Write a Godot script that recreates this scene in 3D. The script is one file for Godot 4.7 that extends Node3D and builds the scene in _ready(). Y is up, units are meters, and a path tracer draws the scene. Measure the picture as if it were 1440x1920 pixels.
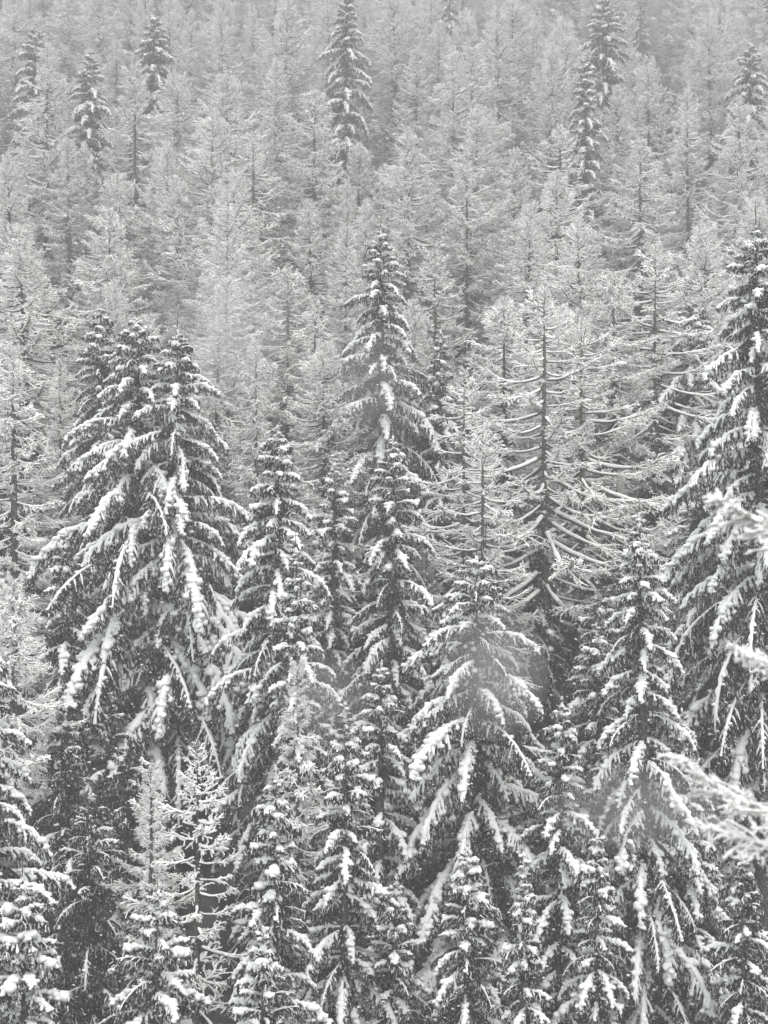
extends Node3D
# A snow-laden conifer forest on a steep hillside, seen across a valley in falling snow.

var rng := RandomNumberGenerator.new()
var relief := FastNoiseLite.new()
var taken := {}
var snow_material: StandardMaterial3D
var rime_material: StandardMaterial3D
var needle_material: StandardMaterial3D
var larch_material: StandardMaterial3D
var bark_material: StandardMaterial3D
var flake_material: StandardMaterial3D
var boughs := []          # spruce: per length a list of [needles, full snow, thin snow]
var branches := []
var combs := []           # the same with bare inner halves        # larch: per length a list of [wood, snow]
var trunks := []
var placed := []         # where trees already stand: x, metres away
const BOUGH_LENGTHS := [0.45, 0.9, 1.6, 2.5, 3.4]
const BRANCH_LENGTHS := [0.7, 1.5, 2.6, 3.8]


# ---------------------------------------------------------------- mesh helpers
class Shape:
	var v := PackedVector3Array()
	var n := PackedVector3Array()
	var c := PackedColorArray()
	var i := PackedInt32Array()

	func tri(a: Vector3, b: Vector3, d: Vector3, col: Color) -> void:
		var k := v.size()
		var m := (d - a).cross(b - a).normalized()
		v.append(a); v.append(b); v.append(d)
		n.append(m); n.append(m); n.append(m)
		c.append(col); c.append(col); c.append(col)
		i.append(k); i.append(k + 1); i.append(k + 2)

	# a tube through pts with a radius at each; flat squashes its height; closed at both ends
	func tube(pts: Array, radii: Array, sides: int, flat: float, col: Color) -> void:
		var k := v.size()
		var m := pts.size()
		for p in m:
			var t: Vector3 = (pts[mini(p + 1, m - 1)] - pts[maxi(p - 1, 0)]).normalized()
			var side := t.cross(Vector3.UP)
			if side.length() < 0.15:
				side = t.cross(Vector3.BACK)
			side = side.normalized()
			var up := side.cross(t).normalized()
			for s in sides:
				var a := TAU * s / sides
				var o := side * cos(a) + up * sin(a) * flat
				v.append(pts[p] + o * radii[p])
				n.append((side * cos(a) * flat + up * sin(a)).normalized())
				c.append(col)
		for p in m - 1:
			for s in sides:
				var a := k + p * sides + s
				var b := k + p * sides + (s + 1) % sides
				i.append_array(PackedInt32Array([a, b, a + sides, b, b + sides, a + sides]))
		for e in 2:
			var q: int = 0 if e == 0 else m - 1
			var tip: Vector3 = pts[q] + (pts[q] - pts[1 if e == 0 else m - 2]).normalized() * radii[q] * 0.6
			var w := v.size()
			v.append(tip); n.append((tip - pts[1 if e == 0 else m - 2]).normalized()); c.append(col)
			for s in sides:
				var a := k + q * sides + s
				var b := k + q * sides + (s + 1) % sides
				i.append_array(PackedInt32Array([w, b, a]) if e == 0 else PackedInt32Array([w, a, b]))

	func blob(at: Vector3, r: Vector3, turn: float, rough: float, g: RandomNumberGenerator) -> void:
		var k := v.size()
		var b := Basis(Vector3.UP, turn)
		for y in 5:
			for s in 7:
				var la := PI * (y / 4.0 - 0.5)
				var lo := TAU * s / 7.0
				var o := Vector3(cos(la) * cos(lo), sin(la), cos(la) * sin(lo))
				var f := 1.0 + g.randf_range(-rough, rough) if y > 0 and y < 4 else 1.0
				v.append(at + b * (o * r * f))
				n.append((b * (o / r)).normalized())
				c.append(Color.WHITE)
		for y in 4:
			for s in 7:
				var a := k + y * 7 + s
				var d := k + y * 7 + (s + 1) % 7
				i.append_array(PackedInt32Array([a, d, a + 7, d, d + 7, a + 7]))

	func add(o: Shape, t: Transform3D) -> void:
		var k := v.size()
		v.append_array(t * o.v)
		var b := Transform3D(t.basis.orthonormalized(), Vector3.ZERO)
		n.append_array(b * o.n)
		c.append_array(o.c)
		var moved := o.i.duplicate()
		for j in moved.size():
			moved[j] += k
		i.append_array(moved)

	func mesh(m: Material) -> ArrayMesh:
		var a := []
		a.resize(Mesh.ARRAY_MAX)
		a[Mesh.ARRAY_VERTEX] = v
		a[Mesh.ARRAY_NORMAL] = n
		a[Mesh.ARRAY_COLOR] = c
		a[Mesh.ARRAY_INDEX] = i
		var out := ArrayMesh.new()
		out.add_surface_from_arrays(Mesh.PRIMITIVE_TRIANGLES, a)
		out.surface_set_material(0, m)
		return out


func rnd(a: float, b: float) -> float:
	return rng.randf_range(a, b)


func numbered(called: String) -> String:
	var k: int = taken.get(called, 0)
	taken[called] = k + 1
	return called if k == 0 else "%s_%03d" % [called, k]


func thing(called: String, label: String, category: String, at: Vector3, group := "") -> Node3D:
	var o := Node3D.new()
	o.name = numbered(called)
	o.position = at
	o.set_meta("label", label)
	o.set_meta("category", category)
	if group:
		o.set_meta("group", group)
	add_child(o)
	return o


func part(called: String, m: Mesh, under: Node3D, t := Transform3D(), number := 0) -> MeshInstance3D:
	var o := MeshInstance3D.new()
	o.name = called if number == 0 else "%s_%03d" % [called, number]
	o.mesh = m
	o.transform = t
	under.add_child(o, true)
	return o


# ---------------------------------------------------------------- spruce boughs
# An arching bough along +x. coarse: fewer faces, for trees far up the slope.
func make_bough(length: float, coarse := false) -> Array:
	var needles := Shape.new()
	var full := Shape.new()
	var thin := Shape.new()
	var a0 := deg_to_rad(rnd(4, 16))
	var a1 := deg_to_rad(rnd(-66, -38)) * clampf(0.35 + length / 2.6, 0.5, 1.0)
	var steps := 6 if coarse else 12
	var pts := [Vector3.ZERO]
	var wander := rnd(-0.25, 0.25)
	for k in steps:
		var t := (k + 0.5) / steps
		var a := lerpf(a0, a1, pow(t, 1.15))
		var w := wander * sin(t * 3.0)
		pts.append(pts[k] + Vector3(cos(a) * cos(w), sin(a), cos(a) * sin(w)) * length / steps)
	var bark := Color(0.05, 0.042, 0.035)
	needles.tube(pts, range(steps + 1).map(func(k): return lerpf(0.012 + 0.011 * length, 0.006, k / float(steps))), 4, 1.0, bark)
	var width := (0.17 + 0.135 * length) * rnd(0.75, 1.4)
	var count := int((7 + 13.0 * length) * (0.6 if coarse else 1.0))
	var fat := 0.076 + 0.0185 * length
	var start := rnd(0.10, 0.26)
	# the thick ridge of snow along the bough
	for heavy in 2:
		var ridge := []
		var rr := []
		var seedling := rnd(0, 50)
		for k in steps * 2 + 1:
			var t := k / (steps * 2.0)
			if t < start - 0.05:
				continue
			var p := along(pts, t)
			var bump := 0.42 + 0.95 * absf(relief.get_noise_2d(seedling * 40 + t * length * 420.0, heavy * 31.0)) + rnd(-0.12, 0.12)
			var r := fat * bump * (0.5 + 0.7 * sin(PI * pow(clampf((t - start) / (1.06 - start), 0.04, 0.98), 1.35)))
			r *= 1.0 if heavy == 0 else 0.42
			ridge.append(p + Vector3(rnd(-1, 1), 0, rnd(-1, 1)) * r * 0.25 + Vector3.UP * r * 0.45)
			rr.append(r)
		(full if heavy == 0 else thin).tube(ridge, rr, 5 if coarse else 7, 0.78, Color.WHITE)
		if not coarse:
			for k in int(length * (9 if heavy == 0 else 4)) + 2:   # loose pads along the ridge
				var q := rng.randi_range(0, ridge.size() - 1)
				var r: float = rr[q] * rnd(0.6, 1.25) + 0.012
				(full if heavy == 0 else thin).blob(ridge[q] + Vector3(rnd(-0.06, 0.06), rnd(-0.03, 0.01), rnd(-1, 1) * (r + 0.02)), Vector3(r * rnd(0.9, 1.7), r * rnd(0.55, 0.8), r * rnd(0.7, 1.1)), rnd(0, TAU), 0.3, rng)
	for j in count:
		var t := lerpf(0.10, 0.98, (j + rnd(-0.3, 0.3)) / maxf(1.0, count - 1.0))
		t = clampf(t, 0.06, 0.99)
		var p := along(pts, t)
		var f := (along(pts, minf(t + 0.05, 1.0)) - along(pts, maxf(t - 0.05, 0.0))).normalized()
		var side := (1.0 if j % 2 == 0 else -1.0)
		var lateral := f.cross(Vector3.UP).normalized() * side
		var out := deg_to_rad(rnd(24, 62))
		var dir := f * cos(out) + lateral * sin(out)
		var len := width * (0.22 + 0.86 * sin(PI * pow(clampf(t * 0.93, 0, 1), 0.85))) * rnd(0.62, 1.2)
		var sag := rnd(1.2, 3.2)
		var m := 3 if coarse else 5
		var tw := [p]
		for k in m:
			dir = (dir + Vector3.DOWN * sag * 0.9 / m).normalized()
			tw.append(tw[k] + dir * len / m)
		# needles: ragged sprays sideways and downwards, and hanging sprigs
		var sprays := int(len * (20 if coarse else 46)) + 3
		for q in sprays:
			var s := (q + rnd(0, 1)) / sprays
			spray(needles, along(tw, s), (along(tw, minf(1.0, s + 0.2)) - along(tw, maxf(0.0, s - 0.2))).normalized(), coarse)
		spray(needles, tw[m], dir, coarse)
		# powder caught on the needles
		for q in int(len * (6 if coarse else 11)) + 1:
			var s := rnd(0.1, 1.0)
			var r := rnd(0.007, 0.017) * (2.0 if coarse else 1.0)
			var a := along(tw, s) + Vector3(rnd(-1, 1), rnd(-1.1, 0.2), rnd(-1, 1)) * 0.085
			var way := (dir + Vector3(rnd(-1, 1), rnd(-1.1, 0.2), rnd(-1, 1))).normalized() * rnd(0.04, 0.13)
			full.tube([a, a + way], [r, r * 0.6], 4, 0.8, Color.WHITE)
			if q % 2 == 0:
				thin.tube([a, a + way], [r, r * 0.6], 4, 0.8, Color.WHITE)
		# snow: fingers out along the twigs
		for heavy in 2:
			if rng.randf() > (0.74 if heavy == 0 else 0.5):
				continue
			var reach := rnd(0.3, 0.9)
			var from := rnd(0.0, 0.15)
			var line := []
			var rr := []
			var g := m + 1 if coarse else m + 3
			for k in g:
				var s := lerpf(from, reach, k / (g - 1.0))
				var r := (0.028 + 0.0115 * minf(length, 2.4)) * (rnd(0.45, 1.35) if not coarse else rnd(0.7, 1.3)) * (1.0 - 0.5 * pow(k / (g - 1.0), 3.0))
				r *= 1.0 if heavy == 0 else 0.5
				line.append(along(tw, s) + Vector3.UP * r * 0.55)
				rr.append(r)
			(full if heavy == 0 else thin).tube(line, rr, 4 if coarse else 5, 0.8, Color.WHITE)
			if not coarse and heavy == 0 and rng.randf() < 0.3:
				full.blob(line[g - 2] + Vector3(0, -0.01, 0), Vector3(rnd(0.045, 0.085), rnd(0.04, 0.075), rnd(0.045, 0.085)) * (0.75 + 0.15 * length), rnd(0, TAU), 0.25, rng)
	# sprigs that hang straight below the bough
	for j in int(length * (16 if coarse else 40)):
		var t := rnd(0.12, 0.97)
		var p := along(pts, t) + Vector3(0, 0, rnd(-0.08, 0.08))
		hang(needles, p, rnd(0.10, 0.22 + 0.09 * length), coarse)
	return [needles, full, thin]


func along(pts: Array, t: float) -> Vector3:
	var q := clampf(t, 0.0, 1.0) * (pts.size() - 1)
	var k := mini(int(q), pts.size() - 2)
	return pts[k].lerp(pts[k + 1], q - k)


func needle_colour() -> Color:
	var g := rng.randf()
	if g < 0.27:   # rimed tips
		var w := rnd(0.09, 0.36)
		return Color(w, w * 1.01, w)
	var d := rnd(0.010, 0.032)
	return Color(d * 0.82, d, d * 0.80)


func spray(s: Shape, p: Vector3, d: Vector3, coarse: bool) -> void:
	var len := rnd(0.07, 0.15) * (1.5 if coarse else 1.0)
	var wide := rnd(0.018, 0.034) * (1.6 if coarse else 1.0)
	var a := (d * 0.8 + Vector3(rnd(-1, 1), rnd(-0.95, 0.22), rnd(-1, 1)) * 0.85).normalized()
	var b := a.cross(Vector3(rnd(-1, 1), rnd(-1, 1), rnd(-1, 1))).normalized() * wide
	s.tri(p - b, p + b, p + a * len, needle_colour())


func hang(s: Shape, p: Vector3, len: float, coarse: bool) -> void:
	var q := p
	var m := 2 if coarse else 4
	for k in m:
		var e := q + Vector3(rnd(-0.3, 0.3), -1, rnd(-0.3, 0.3)) * len / m
		var b := Vector3(rnd(-1, 1), 0, rnd(-1, 1)).normalized() * rnd(0.016, 0.04) * (1.6 if coarse else 1.0)
		s.tri(q - b, q + b, e, needle_colour())
		q = e.lerp(q, 0.25)


# ---------------------------------------------------------------- larch branches
# Slender, bare, sweeping out and up at the tip, with rimed side twigs.
func make_branch(length: float, coarse := false, comb := false) -> Array:
	var wood := Shape.new()
	var snow := Shape.new()
	var a0 := deg_to_rad(rnd(-24, 4))
	var a1 := deg_to_rad(rnd(12, 44))
	var steps := 6 if coarse else 12
	var pts := [Vector3.ZERO]
	var yaw := rnd(-0.2, 0.2)
	for k in steps:
		var t := (k + 0.5) / steps
		var a := lerpf(a0, a1, t * t * (3 - 2 * t)) + rnd(-0.09, 0.09)
		yaw += rnd(-0.12, 0.12)
		pts.append(pts[k] + Vector3(cos(a) * cos(yaw), sin(a), cos(a) * sin(yaw)) * length / steps)
	var brown := Color(0.07, 0.06, 0.052)
	var thick := (0.014 + 0.011 * length) * (1.3 if coarse else 1.0)
	wood.tube(pts, range(steps + 1).map(func(k): return lerpf(thick, 0.007, k / float(steps))), 3 if coarse else 5, 1.0, brown)
	var line := []
	var rr := []
	for k in range(1, steps + 1):
		var r := (0.028 + 0.010 * length) * (1.25 if coarse else 1.0) * rnd(0.7, 1.25) * lerpf(1.0, 0.75, k / float(steps))
		line.append(pts[k] + Vector3.UP * (r * 0.6 + lerpf(thick, 0.006, k / float(steps)) * 0.6))
		rr.append(r)
	snow.tube(line, rr, 4 if coarse else 6, 0.9, Color.WHITE)
	var count := int((6 + 13 * length) * (0.5 if comb else 1.0) * (0.85 if coarse else 1.0))
	for j in count:
		var t := clampf(lerpf((0.45 if comb else (0.08 if coarse else 0.2)) if length > 1.0 else 0.1, 0.99, (j + rnd(-0.4, 0.4)) / maxf(1.0, count - 1.0)), 0.05, 1.0)
		var p := along(pts, t)
		var f := (along(pts, minf(t + 0.06, 1.0)) - along(pts, maxf(t - 0.06, 0.0))).normalized()
		var lateral := f.cross(Vector3.UP).normalized() * (1.0 if j % 2 == 0 else -1.0)
		var out := deg_to_rad(rnd(28, 70))
		var dir := (f * cos(out) + lateral * sin(out) + Vector3.UP * rnd(-0.55, 0.35)).normalized()
		var len := (0.20 + 0.16 * length) * (1.2 if coarse else 1.0) * (0.35 + 0.85 * sin(PI * pow(t, 0.75))) * rnd(0.6, 1.25)
		var tw := [p]
		var m := 2 if coarse else 4
		for k in m:
			dir = (dir + Vector3.UP * rnd(-0.3, 0.3) + f * 0.15).normalized()
			tw.append(tw[k] + dir * len / m)
		twig(wood, snow, tw, coarse)
		for q in (3 if coarse else 5):
			var s := rnd(0.2, 0.95)
			var d2 := (dir + Vector3(rnd(-1, 1), rnd(-0.9, 0.5), rnd(-1, 1))).normalized()
			var l2 := rnd(0.07, 0.2)
			var b := along(tw, s)
			twig(wood, snow, [b, b + d2 * l2 * 0.5, b + d2 * l2 + Vector3(0, rnd(-0.04, 0.02), 0)] if not coarse else [b, b + d2 * l2], coarse)
	return [wood, snow]


func twig(wood: Shape, snow: Shape, tw: Array, coarse: bool) -> void:
	var m := tw.size()
	if not coarse or rng.randf() < 0.4:
		wood.tube(tw, range(m).map(func(k): return lerpf(0.0075, 0.004, k / float(m - 1)) * (1.4 if coarse else 1.0)), 3, 1.0, Color(0.085, 0.07, 0.058) * rnd(0.7, 1.3))
	if rng.randf() < 0.95:
		var r := rnd(0.012, 0.023) * (1.5 if coarse else 1.0)
		snow.tube(tw.map(func(p): return p + Vector3.UP * (r * 0.7 + 0.003)), range(m).map(func(k): return r * rnd(0.7, 1.3)), 3 if coarse else 4, 0.9, Color.WHITE)


func make_trunk() -> Shape:
	var s := Shape.new()
	var pts := []
	var rr := []
	var w := rnd(0, 100)
	for k in 15:
		var t := k / 14.0
		pts.append(Vector3(relief.get_noise_2d(w, t * 90) * 0.5, t, relief.get_noise_2d(w + 50, t * 90) * 0.5) * Vector3(sin(PI * t), 1, sin(PI * t)))
		rr.append(lerpf(1.0, 0.07, pow(t, 0.9)) * (1.0 + 0.5 * exp(-t * 26)))
	s.tube(pts, rr, 9, 1.0, Color.WHITE)
	return s


func at_bearing(azimuth: float, pitch: float, y: float, size: Vector3) -> Transform3D:
	var b := Basis(Vector3.UP, azimuth) * Basis(Vector3.BACK, pitch)
	return Transform3D(b * Basis.from_scale(size), Vector3(0, y, 0))


func nearest(lengths: Array, l: float) -> int:
	var best := 0
	for k in lengths.size():
		if absf(log(l / lengths[k])) < absf(log(l / lengths[best])):
			best = k
	return best


func ground(x: float, d: float) -> float:
	var slope := -26.0 + 0.72 * (d - 40.0)
	return -36.0 + 6.0 * log(1.0 + exp((slope + 36.0) / 6.0)) + 0.35 * relief.get_noise_2d(x * 3.0, d * 3.0)


# ---------------------------------------------------------------- trees
# top: height of the tip above the camera's level; radius: reach of the boughs; span: metres over which the crown widens
# burden: 1 = every bough heavy with snow; deep: metres of crown from the tip down
func spruce(label: String, x: float, d: float, top: float, radius: float, span: float, burden: float, deep: float, group := "") -> Node3D:
	var y0 := ground(x, d) - 0.2
	var h := top - y0
	var tree := thing("spruce_tree", label, "spruce", Vector3(x, y0, -d), group)
	placed.append([x, d])
	var hang_more := rnd(-7, 6)
	tree.rotation = Vector3(rnd(-0.018, 0.018), rnd(0, TAU), rnd(-0.018, 0.018))
	var r := 0.008 * h + 0.05
	part("trunk", trunks[rng.randi() % trunks.size()], tree, Transform3D(Basis.from_scale(Vector3(r, h, r)), Vector3.ZERO))
	# the leader with its buds of snow
	var tip := Shape.new()
	var cap := Shape.new()
	for k in 9:
		var y := h - 0.85 + k * 0.1
		for q in 5:
			spray(tip, Vector3(0, y, 0), Vector3(rnd(-1, 1), 0.9, rnd(-1, 1)).normalized(), false)
	var knobs := []
	var girth := []
	for k in 9:
		knobs.append(Vector3(rnd(-0.025, 0.025), h + 0.06 - k * 0.08, rnd(-0.025, 0.025)))
		girth.append((0.03 + 0.008 * k) * (1.0 + 0.55 * sin(k * 2.1)) * rnd(0.8, 1.25))
	cap.tube(knobs, girth, 7, 1.0, Color.WHITE)
	var leader := part("leader", tip.mesh(needle_material), tree)
	part("snow_cap", cap.mesh(snow_material), leader)
	var s := 0.28
	var turn := rnd(0, TAU)
	var n := 0
	while s < minf(deep, h * 0.93):
		var full := radius * pow(clampf(s / span, 0.0, 1.0), 0.78)
		var many := 4 if s < 1.2 else (5 if s < 6 else 6)
		for k in many:
			turn += TAU / many * rnd(0.72, 1.28)
			var l := maxf(0.22, full * (rnd(0.55, 1.25) if s > 2.0 else rnd(0.75, 1.15)) * 1.12)
			var kind := nearest(BOUGH_LENGTHS, l)
			var size: float = l / BOUGH_LENGTHS[kind]
			var kit: Array = boughs[kind][rng.randi() % boughs[kind].size()]
			var pitch := deg_to_rad(lerpf(26, -9, clampf(s / 4.5, 0, 1)) + rnd(-9, 9) + hang_more - (7.0 if s > 9 else 0.0))
			var t := at_bearing(turn, pitch, h - s + rnd(-0.16, 0.16), Vector3(size, size * rnd(0.9, 1.15), size * rnd(0.85, 1.1) * (1.0 if rng.randf() < 0.5 else -1.0)))
			var b := part("bough", kit[0], tree, t, n)
			var laden := burden * (1.0 if s < 8 else lerpf(1.0, 0.72, clampf((s - 8) / 6, 0, 1)))
			if rng.randf() < laden:
				part("snow_load", kit[1], b).set_meta("kind", "stuff")
			elif rng.randf() < 0.35 + laden:
				part("snow_load", kit[2], b).set_meta("kind", "stuff")
			n += 1
		# bare dark boughs in the sheltered inside of the crown
		for k in (2 if s > 1.5 else 0):
			var l := full * rnd(0.45, 0.8)
			var kind := nearest(BOUGH_LENGTHS, l)
			var size: float = l / BOUGH_LENGTHS[kind]
			part("bough", boughs[kind][rng.randi() % boughs[kind].size()][0], tree, at_bearing(rnd(0, TAU), deg_to_rad(rnd(-22, 4)), h - s - rnd(0.2, 0.5), Vector3(size, size, size)), n)
			n += 1
		turn += 0.6
		s += lerpf(0.3, 0.78, clampf(s / 6.0, 0, 1)) * rnd(0.85, 1.15)
	return tree


func larch(label: String, x: float, d: float, top: float, radius: float, span: float, deep: float, group := "", lean := 0.0, thick := 1.0, comb := false) -> Node3D:
	var y0 := ground(x, d) - 0.2
	var h := top - y0
	var tree := thing("larch_tree", label, "larch", Vector3(x, y0, -d), group)
	placed.append([x, d])
	var r := (0.0055 * h + 0.03) * thick
	part("trunk", trunks[rng.randi() % trunks.size()], tree, Transform3D(Basis.from_scale(Vector3(r, h, r)), Vector3.ZERO))
	var s := 0.12
	var turn := rnd(0, TAU)
	var n := 0
	while s < minf(deep, h * 0.95):
		var full := radius * pow(clampf(s / span, 0.0, 1.0), 0.7)
		var l := maxf(0.3, full * rnd(0.55, 1.2))
		var kind := nearest(BRANCH_LENGTHS, l)
		var size: float = l / BRANCH_LENGTHS[kind]
		var kit: Array = (combs if comb else branches)[kind][rng.randi() % 6]
		turn += 2.399 + rnd(-0.5, 0.5)
		var pitch := deg_to_rad(lerpf(38, -4, clampf(s / 3.0, 0, 1)) + rnd(-9, 9) + lean - (10.0 if s > 7 else 0.0))
		var b := part("branch", kit[0], tree, at_bearing(turn, pitch, h - s, Vector3(size, size, size * (1.0 if rng.randf() < 0.5 else -1.0))), n)
		part("snow_line", kit[1], b)
		n += 1
		s += lerpf(0.07, 0.14, clampf(s / 5.0, 0, 1)) * (1.35 if comb and s > 2.0 else 1.0) * rnd(0.7, 1.3)
	return tree


# whole crowns for the trees far up the slope: [crown, snow] at a height of about h with the trunk apart
func far_crown(kind: String, h: float, radius: float) -> Array:
	var dark := Shape.new()
	var white := Shape.new()
	var s := 0.15
	var turn := rnd(0, TAU)
	var kits := []
	for k in 4:
		kits.append(make_bough(1.7, true) if kind == "spruce" else make_branch(2.2, true, k == 3))
	while s < h * (0.9 if kind == "spruce" else 0.8):
		var full := radius * pow(clampf(s / (h * 0.62), 0.0, 1.0), 0.72 if kind == "spruce" else 0.56)
		var l := maxf(0.3, full * rnd(0.65, 1.15))
		var kit: Array = kits[rng.randi() % 4]
		var size: float = l / (1.7 if kind == "spruce" else 2.2)
		turn += 2.399 + rnd(-0.5, 0.5)
		var rise := lerpf(30, -6, clampf(s / 4.0, 0, 1)) if kind == "spruce" else lerpf(40, -2, clampf(s / 3.5, 0, 1)) - (9.0 if s > 8 else 0.0)
		var fat := clampf(pow(size, -0.4), 0.8, 1.5)
		var t := at_bearing(turn, deg_to_rad(rise + rnd(-8, 8)), h - s, Vector3(size, size * fat, size * fat))
		dark.add(kit[0], t)
		white.add(kit[1], t)
		s += (0.16 if kind == "spruce" else lerpf(0.06, 0.095, clampf(s / 5.0, 0, 1))) * rnd(0.7, 1.3)
	return [dark.mesh(needle_material if kind == "spruce" else larch_material), white.mesh(snow_material if kind == "spruce" else rime_material)]


func far_tree(kind: String, label: String, x: float, d: float, h: float, proto: Array, group: String) -> void:
	var y0 := ground(x, d) - 0.2
	var tree := thing(kind + "_tree", label, kind, Vector3(x, y0, -d), group)
	tree.rotation = Vector3(rnd(-0.03, 0.03), rnd(0, TAU), rnd(-0.03, 0.03))
	var size: float = h / proto[2]
	var wide := size * rnd(0.86, 1.16)
	var r := 0.005 * h + 0.03
	part("trunk", trunks[rng.randi() % trunks.size()], tree, Transform3D(Basis.from_scale(Vector3(r, h, r)), Vector3.ZERO))
	var c := part("crown", proto[0], tree, Transform3D(Basis.from_scale(Vector3(wide, size, wide)), Vector3.ZERO))
	part("snow_cover", proto[1], c)


func plain_material(called: String, col: Color, rough: float, vertex := false) -> StandardMaterial3D:
	var m := StandardMaterial3D.new()
	m.resource_name = called
	m.albedo_color = col.linear_to_srgb()
	m.roughness = rough
	m.metallic_specular = 0.25
	m.vertex_color_use_as_albedo = vertex
	return m


func noise_texture(freq: float, low: Color, high: Color, seed_: int, octaves := 4) -> NoiseTexture2D:
	var f := FastNoiseLite.new()
	f.seed = seed_
	f.frequency = freq
	f.fractal_octaves = octaves
	var t := NoiseTexture2D.new()
	t.width = 512
	t.height = 512
	t.seamless = true
	t.noise = f
	var g := Gradient.new()
	g.set_color(0, low.linear_to_srgb())
	g.set_color(1, high.linear_to_srgb())
	g.set_offset(0, 0.4)
	g.set_offset(1, 0.8)
	t.color_ramp = g
	return t


func _ready() -> void:
	rng.seed = 20240117
	relief.seed = 5
	relief.frequency = 0.02
	# camera
	var camera := Camera3D.new()
	camera.name = "camera"
	camera.fov = 40.0
	camera.near = 0.1
	camera.far = 600.0
	camera.position = Vector3.ZERO
	add_child(camera)
	camera.current = true
	var optics := CameraAttributesPhysical.new()   # focused on the middle trees: the nearest twigs blur
	optics.frustum_focal_length = 32.97
	optics.frustum_near = 0.1
	optics.frustum_far = 600.0
	optics.frustum_focus_distance = 58.0
	optics.exposure_aperture = 0.75
	camera.attributes = optics
	# overcast sky
	var sky := ProceduralSkyMaterial.new()
	sky.sky_top_color = Color(0.93, 0.94, 0.95)
	sky.sky_horizon_color = Color(0.86, 0.87, 0.88)
	sky.ground_horizon_color = Color(0.6, 0.6, 0.6)
	sky.ground_bottom_color = Color(0.45, 0.45, 0.45)
	sky.sky_curve = 0.3
	var e := Environment.new()
	e.background_mode = Environment.BG_SKY
	e.sky = Sky.new()
	e.sky.sky_material = sky
	e.tonemap_mode = Environment.TONE_MAPPER_LINEAR
	e.tonemap_exposure = 2.9
	e.sdfgi_enabled = true
	e.ssao_enabled = true
	e.ssil_enabled = true
	e.volumetric_fog_enabled = true
	e.volumetric_fog_density = 0.0
	# falling snow thickens the air with distance
	e.fog_enabled = true
	e.fog_density = 0.0022
	e.fog_light_color = Color(0.93, 0.935, 0.93)
	var w := WorldEnvironment.new()
	w.name = "weather"
	w.environment = e
	add_child(w)
	var sun := DirectionalLight3D.new()
	sun.name = "veiled_sun"
	sun.light_color = Color(1.0, 0.985, 0.96)
	sun.light_energy = 0.3
	sun.light_angular_distance = 30.0
	sun.shadow_enabled = true
	sun.rotation_degrees = Vector3(-62, 28, 0)
	add_child(sun)

	# materials
	snow_material = plain_material("snow", Color(0.71, 0.715, 0.72), 0.85)
	rime_material = plain_material("rime", Color(0.85, 0.85, 0.84), 0.9)
	needle_material = plain_material("needles", Color.WHITE, 0.75, true)
	larch_material = plain_material("larch_twigs", Color.WHITE, 0.85, true)
	bark_material = plain_material("bark", Color.WHITE, 0.9)
	bark_material.albedo_texture = noise_texture(0.03, Color(0.04, 0.035, 0.03), Color(0.34, 0.335, 0.33), 3)
	bark_material.uv1_triplanar = true
	bark_material.uv1_world_triplanar = true
	bark_material.uv1_scale = Vector3(1.5, 0.5, 1.5)

	# the hillside
	var hill := Shape.new()
	var nx := 110
	var nd := 130
	for a in nd + 1:
		for b in nx + 1:
			var d := -40.0 + a * 2.2
			var x := (b - nx / 2.0) * 2.6
			hill.v.append(Vector3(x, ground(x, d), -d))
			hill.n.append(Vector3(-(ground(x + 0.5, d) - ground(x - 0.5, d)), 1.0, ground(x, d + 0.5) - ground(x, d - 0.5)).normalized())
			hill.c.append(Color.WHITE)
	for a in nd:
		for b in nx:
			var k := a * (nx + 1) + b
			hill.i.append_array(PackedInt32Array([k, k + nx + 1, k + 1, k + 1, k + nx + 1, k + nx + 2]))
	var forest_floor := plain_material("forest_floor", Color.WHITE, 0.95)
	forest_floor.albedo_texture = noise_texture(0.012, Color(0.025, 0.022, 0.02), Color(0.22, 0.22, 0.22), 9, 5)
	forest_floor.uv1_triplanar = true
	forest_floor.uv1_world_triplanar = true
	forest_floor.uv1_scale = Vector3(0.09, 0.09, 0.09)
	var slope := MeshInstance3D.new()
	slope.name = "hillside_ground"
	slope.mesh = hill.mesh(forest_floor)
	slope.set_meta("kind", "structure")
	slope.set_meta("label", "steep forest floor of dark litter and patchy snow beneath the trees")
	add_child(slope)

	# shared pieces
	for k in 5:
		trunks.append(make_trunk().mesh(bark_material))
	for l in BOUGH_LENGTHS:
		var row := []
		for k in 6:
			var b := make_bough(l)
			row.append([b[0].mesh(needle_material), b[1].mesh(snow_material), b[2].mesh(snow_material)])
		boughs.append(row)
	for l in BRANCH_LENGTHS:
		var row := []
		for k in 6:
			var b := make_branch(l)
			row.append([b[0].mesh(larch_material), b[1].mesh(rime_material)])
		branches.append(row)
		row = []
		for k in 6:
			var b := make_branch(l, false, true)
			row.append([b[0].mesh(larch_material), b[1].mesh(rime_material)])
		combs.append(row)

	# the trees across the valley, nearest first
	spruce("small snow-laden spruce at the bottom edge, below the narrow spruce beside the rimed larch", -2.92, 35, -10.29, 1.62, 5, 0.85, 7.0)
	spruce("small spruce at the bottom left corner with a lumpy white tip", -9.01, 36, -9.28, 1.60, 5, 0.85, 8.3)
	spruce("spruce at the bottom with one long arching snowy bough reaching left", -6.10, 37, -9.96, 2.13, 5, 0.85, 8.0)
	spruce("large dark spruce cut off by the left edge, with long drooping white boughs", -10.74, 38, -3.17, 2.35, 7, 0.85, 15.2)
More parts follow.
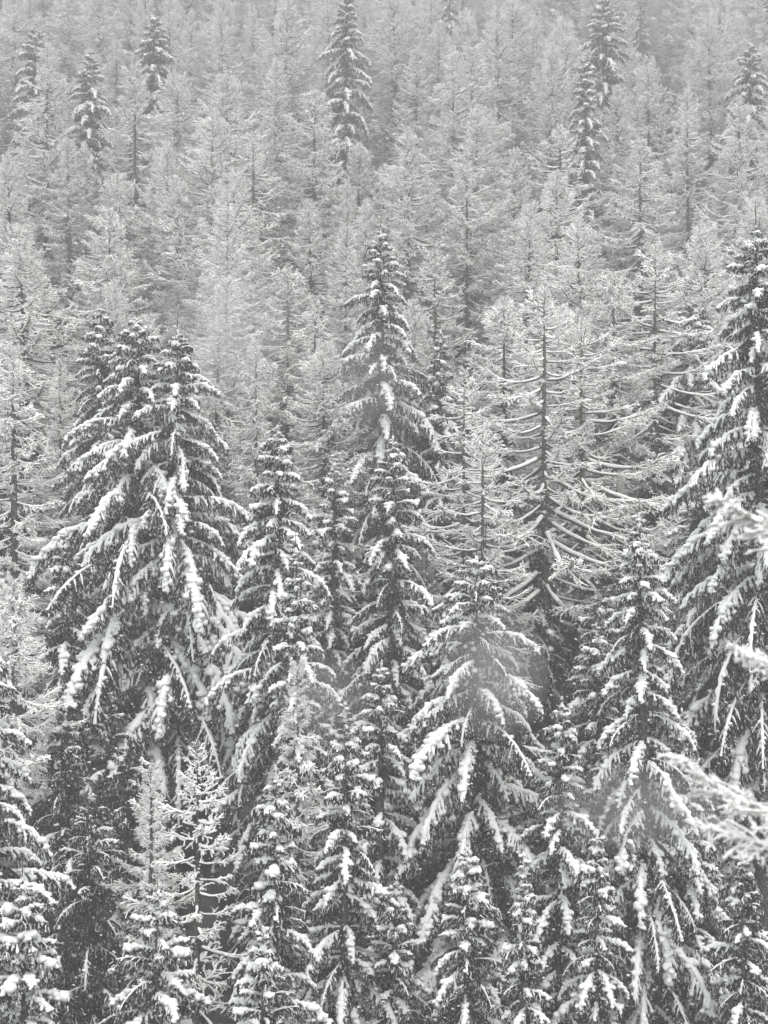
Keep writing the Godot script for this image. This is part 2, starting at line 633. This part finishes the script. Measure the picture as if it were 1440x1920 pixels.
	spruce("narrow snow-laden spruce right beside the small rimed larch in the lower left", -3.03, 39, -7.10, 1.46, 6, 0.85, 11.6)
	spruce("thin young spruce with a round snow ball on its tip, lower right of centre", 3.74, 39.5, -9.59, 1.00, 6, 0.85, 9.3)
	larch("small rimed larch with pale tangled branches in the lower left", -5.38, 40.5, -6.68, 1.61, 5, 8.0, "", 0, 1.0, true)
	larch("thin rimed larch sapling left of the small tangled larch", -6.88, 41.5, -7.32, 0.71, 5, 6.0, "", 0, 1.0, false)
	spruce("low dark spruce with split snowy fans hanging in the lower centre", 2.41, 41, -9.80, 1.63, 5, 0.7, 9.6)
	spruce("small spruce at the lower right edge with sparse snow tufts", 10.91, 42, -10.19, 1.29, 5, 0.6, 9.6)
	spruce("shaded spruce with loose snow tufts between two lower centre spruces", 0.24, 42.5, -10.96, 1.31, 5, 0.6, 9.0)
	spruce("tall pointed spruce in the lower centre with steep folded boughs", -1.22, 43, -5.87, 1.71, 6.5, 0.85, 14.3)
	spruce("pointed spruce with a knobby snowy tip right of the mist gap", 5.55, 45, -5.97, 1.59, 5.5, 0.85, 14.9)
	spruce("dark shaded spruce with little snow, low on the left", -9.22, 45, -8.87, 2.39, 7, 0.12, 12.0)
	larch("pale slender larch veiled in blown snow at the lower centre", -2.83, 46, -4.88, 0.96, 5, 7.0, "", 0, 1.0, false)
	spruce("half hidden spruce with arched snowy boughs at the centre", -0.09, 46.5, -4.94, 1.53, 5, 0.75, 16.0)
	spruce("slim spruce leader standing in front of the tall narrow spruce", -2.58, 47, -1.25, 1.28, 5, 0.85, 16.0)
	spruce("tall tapering spruce right of centre, thin-tipped, widening to heavy fans at the bottom edge", 8.63, 45.5, 0.00, 3.54, 16, 0.95, 20.0)
	spruce("very tall spruce cut off by the right edge with great arching white boughs", 13.38, 49, 10.03, 3.59, 10, 0.85, 20.0)
	spruce("wide spruce with heavy draping fans of snow in the centre", 3.00, 48, -1.55, 3.51, 6, 0.85, 16.0)
	spruce("tall narrow spruce left of centre with a thin dark pointed tip", -3.79, 50, 3.03, 2.54, 8, 0.85, 16.0)
	spruce("small spruce by the right edge beside a slim companion", 13.08, 50, -6.64, 1.33, 5, 0.7, 16.0)
	larch("rimed larch with fine pale branches at the left edge, half way down", -13.18, 50, -2.28, 2.28, 5, 8.0, "", 0, 1.0, false)
	spruce("slim spruce between the tall tapering spruce and the right edge", 12.32, 52, -6.11, 1.38, 5, 0.75, 16.0)
	spruce("middle-sized spruce in the centre with stubby layered snow", 0.31, 54, 2.87, 2.15, 7, 0.85, 16.0)
	spruce("large spruce of the left pair, its boughs hung with long white fingers", -9.51, 56, 7.65, 4.84, 10, 0.85, 16.0)
	spruce("large spruce of the left pair, right-hand top, boughs sweeping right", -8.15, 55.4, 7.10, 4.31, 10, 0.85, 16.0)
	larch("hazy larch at the left edge with a pale feathery crown", -15.29, 58, 6.82, 2.42, 8, 14.0, "", 0, 1.0, false)
	spruce("slim pale spruce tucked between the two centre-left spruces", -2.20, 58, 2.42, 1.23, 5, 0.85, 16.0)
	spruce("pale spruce at the right edge below the great arching boughs", 14.41, 58, -0.88, 2.82, 6, 0.85, 16.0)
	larch("larch with a thin dark double stem right of centre", 4.07, 58, 3.52, 2.53, 6, 10.0, "", 0, 1.0, true)
	larch("larch with bare comb-like branches left of the tall bare larch", 3.41, 60, 6.14, 2.84, 7, 12.0, "", 0, 1.0, true)
	larch("tall bare larch with a dark straight trunk and upswept white-lined branches", 7.05, 62, 9.76, 5.76, 11, 14.0, "", 0, 1.25, true)
	larch("larch behind the tall bare larch with long branches sweeping right", 8.98, 64, 8.74, 5.70, 9, 12.0, "", 0, 1.0, true)
	spruce("hazy drooping spruce behind the left pair", -12.98, 64, 9.47, 2.11, 7, 0.6, 16.0)
	spruce("tall spire-topped spruce rising alone above the centre", -0.05, 66, 13.27, 3.05, 9, 0.85, 16.0)
	larch("larch with a long dark bare trunk at the upper right", 13.10, 68, 12.89, 3.61, 7, 12.0, "", 0, 1.0, true)
	spruce("hazy spruce with loose hanging snow at the right, behind the larches", 15.13, 70, 10.62, 3.72, 7, 0.95, 16.0)
	larch("larch with one white clump on its top, left of the spire-topped spruce", -5.05, 74, 12.91, 3.09, 7, 12.0, "", 0, 1.0, false)
	larch("larch with a dark trunk and flat comb branches right of the spire-topped spruce", 2.81, 78, 14.49, 2.81, 6, 11.0, "", 0, 1.0, true)
	spruce("dark stubby spruce with white lumps at the upper left", -19.57, 93, 30.51, 1.76, 4.5, 1.0, 13.0)
	spruce("spruce with layered snow in the top left corner", -24.53, 98, 34.00, 1.49, 4.5, 1.0, 13.0)
	spruce("small spruce near the top edge, right of the stubby upper left spruce", -15.82, 97, 34.76, 1.66, 4.5, 1.0, 13.0)
	spruce("spruce with bright snow pads at the top edge, just left of centre", -2.87, 97, 35.68, 1.77, 4.5, 1.0, 13.0)
	spruce("small spruce with round bright snow balls at the upper right", 12.87, 91, 29.85, 1.31, 4.5, 1.0, 13.0)
	spruce("bluish hazy spruce at the top edge behind the spruce with snow balls", 16.01, 103, 37.50, 2.34, 4.5, 0.7, 13.0)
	spruce("spruce with snow pads by the upper right edge", 24.26, 93, 31.21, 1.76, 4.5, 1.0, 13.0)
	spruce("small spruce with hanging snow below the comb-branched larch", 2.50, 66, 8.51, 1.13, 4.5, 0.8, 13.0)
	larch("larch with a dark lower trunk below the stubby upper left spruce", -15.94, 90, 28.67, 2.73, 6, 10.0, "", 0, 1.0, false)
	larch("larch with a long dark trunk between upper left and centre", -7.80, 84, 22.62, 2.71, 6, 10.0, "", 0, 1.0, true)
	larch("larch with a thin dark trunk left of the picture's centre line", -4.34, 88, 26.53, 2.84, 6, 10.0, "", 0, 1.0, false)
	larch("larch with a dark trunk and one hooked branch above the tall bare larch", 10.51, 84, 23.09, 3.03, 6, 10.0, "", 0, 1.0, true)
	larch("larch with a dark trunk and a snow tuft at the right of the upper slope", 14.93, 82, 21.77, 2.80, 6, 10.0, "", 0, 1.0, false)
	larch("larch with a snowy knot on its trunk, upper right of centre", 5.94, 95, 31.34, 2.88, 6, 10.0, "", 0, 1.0, false)
	larch("larch with a short dark trunk above the drooping hazy spruce", -14.84, 76, 16.43, 2.31, 6, 10.0, "", 0, 1.0, false)
	larch("larch just above the spire-topped spruce", 0.00, 88, 21.69, 2.34, 6, 9.0, "", 0, 1.0, false)
	larch("larch with flat lower branches right of the spire", 4.88, 83, 20.77, 2.52, 6, 10.0, "", 0, 1.0, false)
	spruce("spruce behind the powder drift right of the wide draped spruce", 4.24, 52, -3.75, 2.17, 6, 0.7, 16.0)
	spruce("spruce between the wide draped spruce and the tall tapering spruce", 7.83, 51, -4.06, 1.84, 6, 0.75, 16.0)
	spruce("spruce low at the right, below the slim right-hand spruces", 9.94, 46, -6.45, 1.40, 6, 0.8, 14.8)
	spruce("half hidden spruce under the great arching boughs at the right", 12.74, 56, 1.70, 2.55, 7, 0.7, 16.0)
	spruce("spruce in the gap left of the twin large spruces", -12.08, 54, -0.82, 2.05, 7, 0.5, 16.0)
	larch("larch behind the powder drift right of the twin large spruces", -7.94, 71, 11.85, 2.56, 6, 11.0, "", 0, 1.0, false)
	larch("pale larch between the twin large spruces and the tall narrow spruce", -5.92, 65, 7.89, 2.10, 6, 10.0, "", 0, 1.0, false)
	larch("pale larch left of the spire-topped spruce's lower crown", -3.50, 71, 10.77, 1.88, 6, 10.0, "", 0, 1.0, false)
	spruce("dark sheltered spruce with thin snow under the twin large spruces", -8.83, 48, -7.83, 1.82, 6, 0.1, 14.1)
	spruce("dark sheltered spruce left below the twin large spruces", -11.19, 50, -7.02, 1.90, 6, 0.15, 15.7)
	spruce("spruce with loose tufts left of the tall tapering spruce's lowest fans", 6.06, 41, -9.33, 1.32, 5, 0.75, 10.1)
	larch("broad pale larch behind the long branches sweeping right", 11.09, 68, 11.35, 3.87, 7, 11.0, "", 0, 1.0, false)
	larch("pale larch between the comb-branched larch and the tall bare larch", 5.72, 67, 10.16, 3.30, 7, 11.0, "", 0, 1.0, false)
	# the forest further up the slope
	var larches := []
	for k in 6:
		var h := rnd(15, 19)
		var r := rnd(2.2, 3.1)
		larches.append(far_crown("larch", h, r) + [h])
	var spruces := []
	for k in 3:
		var h := rnd(13, 19)
		spruces.append(far_crown("spruce", h, rnd(1.7, 2.6)) + [h])
	var spots := []
	var d := 66.0
	while d < 134.0:
		var half := 0.285 * d + 5.0
		var x := -half + rnd(0, 4)
		while x < half:
			var px := x + rnd(-1.6, 1.6)
			var pd := d + rnd(-1.8, 1.8)
			var open := d > 80 or rng.randf() < 0.5
			for q in placed:   # leave the view of the trees that are set one by one
				if q[1] > 70 and absf(px * q[1] / pd - q[0]) < 1.7 and pd < q[1] + 2.5 and pd > q[1] - 2.5:
					open = false
			if open:
				spots.append([px, pd, rnd(12.5, 19.5)])
			else:
				spots.append([px, pd, rnd(6.5, 9.0)])
			x += rnd(3.4, 5.3)
		d += 4.2
	var where := ["above the left edge larch", "above the twin large spruces", "above the tall narrow spruce", "behind the spire-topped spruce", "above the wide draped spruce", "above the tall bare larch", "above the tall tapering spruce", "above the right edge spruce"]
	var bands := ["just behind the front trees", "low on the hazy slope", "midway up the hazy slope", "high on the hazy slope", "deep in the top haze", "along the top edge"]
	var ordinal := ["leftmost", "second from left", "third from left", "fourth from left", "fifth from left", "sixth from left", "seventh from left", "eighth from left", "ninth from left", "tenth from left", "eleventh from left", "twelfth from left", "thirteenth from left", "fourteenth from left", "fifteenth from left", "sixteenth from left"]
	var cells := {}
	for s in spots:
		var u: float = 720.0 + s[0] / s[1] * 2637.0
		var cell := [clampi(int((u - 20) / 180), 0, 7), 0 if s[1] < 79 else clampi(int((s[1] - 79) / 10) + 1, 1, 5)]
		cells[cell] = cells.get(cell, []) + [s]
	for cell in cells:
		var here: Array = cells[cell]
		here.sort_custom(func(p, q): return p[0] / p[1] < q[0] / q[1])
		for k in here.size():
			var s: Array = here[k]
			var kind := "spruce" if s[1] > 98 and rng.randf() < 0.07 else "larch"
			var label := "%s %s, %s %s" % ["snow-clad spruce" if kind == "spruce" else "frosted larch", bands[cell[1]], ordinal[mini(k, 15)], where[cell[0]]]
			if kind == "spruce":
				far_tree(kind, label, s[0], s[1], rnd(11, 17), spruces[rng.randi() % 3], "spruces scattered through the upper forest")
			else:
				far_tree(kind, label, s[0], s[1], s[2], larches[rng.randi() % 6], "frosted larches of the upper forest")

	# low trees that fill the gaps below the large crowns
	var beside := ["by the left edge", "below the twin large spruces", "below the tall narrow spruce", "around the centre", "beside the wide draped spruce", "below the tall bare larch", "around the tall tapering spruce", "by the right edge"]
	var low := []
	for k in 64:
		var pd := rnd(41, 70)
		var px := rnd(-0.29, 0.29) * pd
		if absf(px / pd) < 0.05 and pd > 54 and pd < 67:
			continue   # the spire-topped spruce stands clear
		low.append([px, pd, rnd(6, 12), "larch" if k % 7 == 0 else "spruce"])
	low.sort_custom(func(p, q): return p[0] / p[1] < q[0] / q[1])
	var met := {}
	for s in low:
		var column := clampi(int((700.0 + s[0] / s[1] * 2637.0) / 180), 0, 7)
		var key: String = s[3] + str(column)
		var n: int = met.get(key, 0)
		met[key] = n + 1
		var label := "low %s %s half hidden between larger trees, %s %s" % ["rimed" if s[3] == "larch" else "shaded", s[3], ordinal[n], beside[column]]
		if s[3] == "larch":
			larch(label, s[0], s[1], ground(s[0], s[1]) + s[2], rnd(1.2, 1.9), 5.0, s[2], "low larches between the spruces")
		else:
			spruce(label, s[0], s[1], ground(s[0], s[1]) + s[2], rnd(1.3, 2.2), 5.0, rnd(0.05, 0.55), s[2] * 0.85, "low spruces between the larger trees")

	# a tall larch close by, its trunk beyond the right edge
	var foot := ground(5.0, 14)
	var close := thing("larch_tree", "nearest larch, only blurred white branch ends reaching in from the right edge", "larch", Vector3(5.0, foot, -14.0))
	part("trunk", trunks[0], close, Transform3D(Basis.from_scale(Vector3(0.22, 3.0 - foot, 0.22)), Vector3.ZERO))
	var k2 := 0
	for b in [[-0.35, 186, 2, 2, 0.75], [-1.75, 176, 2, 5, 0.6], [-2.95, 181, 3, 1, 0.62], [-3.15, 170, 2, 3, 0.7], [0.6, 20, 2, 1, 0.9], [-1.4, -60, 3, 2, 0.7], [-2.2, 50, 3, 3, 0.7], [-3.2, -20, 3, 4, 0.7], [-5.0, 80, 3, 5, 0.8], [1.4, 100, 1, 0, 1.0], [2.2, -80, 1, 2, 1.0]]:
		var o := part("branch", branches[b[2]][b[3]][0], close, at_bearing(deg_to_rad(b[1]), deg_to_rad(rnd(-3, 6)), b[0] - foot, Vector3.ONE * b[4]), k2)
		part("snow_line", branches[b[2]][b[3]][1], o)
		k2 += 1

	# gusts of powder drifting between the trees
	for g in [
		[-6.7, 8.0, 61.0, Vector3(5.0, 6.5, 4.5), 0.11, "drift of blown powder right of the twin large spruces"],
		[3.4, -5.0, 43.5, Vector3(3.0, 3.6, 3.0), 0.15, "small drift of powder hiding the branches right of the wide spruce"],
		[-0.7, 5.4, 61.0, Vector3(4.0, 5.0, 3.0), 0.07, "thin drift of powder in front of the spire-topped spruce"],
		[6.9, -7.9, 37.5, Vector3(4.5, 2.0, 3.0), 0.10, "drift of powder over the lower tiers of the tall tapering spruce"],
		[-1.8, -5.6, 42.2, Vector3(2.6, 2.6, 2.5), 0.10, "wisp of powder beside the pale slender larch"]]:
		var gust := thing("powder_mist", g[5], "mist", Vector3(g[0], g[1], -g[2]), "drifts of blown powder")
		gust.set_meta("kind", "stuff")
		for layer in 2:
			mist("mist_layer", gust, Vector3.ZERO, g[3] * [1.15, 0.7][layer], g[4] * 0.5, RenderingServer.FOG_VOLUME_SHAPE_ELLIPSOID, layer)

	# the snowfall is thicker higher up the slope
	var thick := thing("snowfall_haze", "pale haze of thicker snowfall veiling the whole upper slope", "haze", Vector3(0, 30, -112))
	thick.set_meta("kind", "stuff")
	mist("haze_bank", thick, Vector3.ZERO, Vector3(260, 150, 84), 0.0042, RenderingServer.FOG_VOLUME_SHAPE_BOX, 0)

	# flakes in the air
	var grain := Shape.new()
	grain.tube([Vector3(-0.011, 0, 0), Vector3(0, 0.001, 0), Vector3(0.011, 0, 0)], [0.003, 0.0065, 0.0035], 4, 1.0, Color.WHITE)
	var swarm := MultiMesh.new()
	swarm.transform_format = MultiMesh.TRANSFORM_3D
	swarm.mesh = grain.mesh(snow_material)
	swarm.instance_count = 14000
	for k in 14000:
		var far := 8.0 + 36.0 * pow(rng.randf(), 0.45)
		var b := Basis(Vector3.UP, rnd(-0.7, 0.7)) * Basis(Vector3.BACK, rnd(-0.45, 0.15))
		swarm.set_instance_transform(k, Transform3D(b * Basis.from_scale(Vector3.ONE * pow(rng.randf(), 2.0) * 1.6 + Vector3(0.8, 0.5, 0.5)), Vector3(rnd(-0.34, 0.34) * far, rnd(-0.42, 0.42) * far, -far)))
	var flakes := MultiMeshInstance3D.new()
	flakes.name = "falling_snow"
	flakes.multimesh = swarm
	flakes.set_meta("kind", "stuff")
	flakes.set_meta("label", "fine snowflakes falling between the viewer and the trees")
	flakes.set_meta("category", "snowflakes")
	add_child(flakes)


func mist(called: String, under: Node3D, at: Vector3, size: Vector3, density: float, shape, number: int) -> void:
	var f := FogVolume.new()
	f.name = called if number == 0 else "%s_%03d" % [called, number]
	f.shape = shape
	f.size = size
	f.position = at
	var fm := FogMaterial.new()
	fm.density = density
	fm.albedo = Color(0.97, 0.97, 0.97)
	f.material = fm
	under.add_child(f)
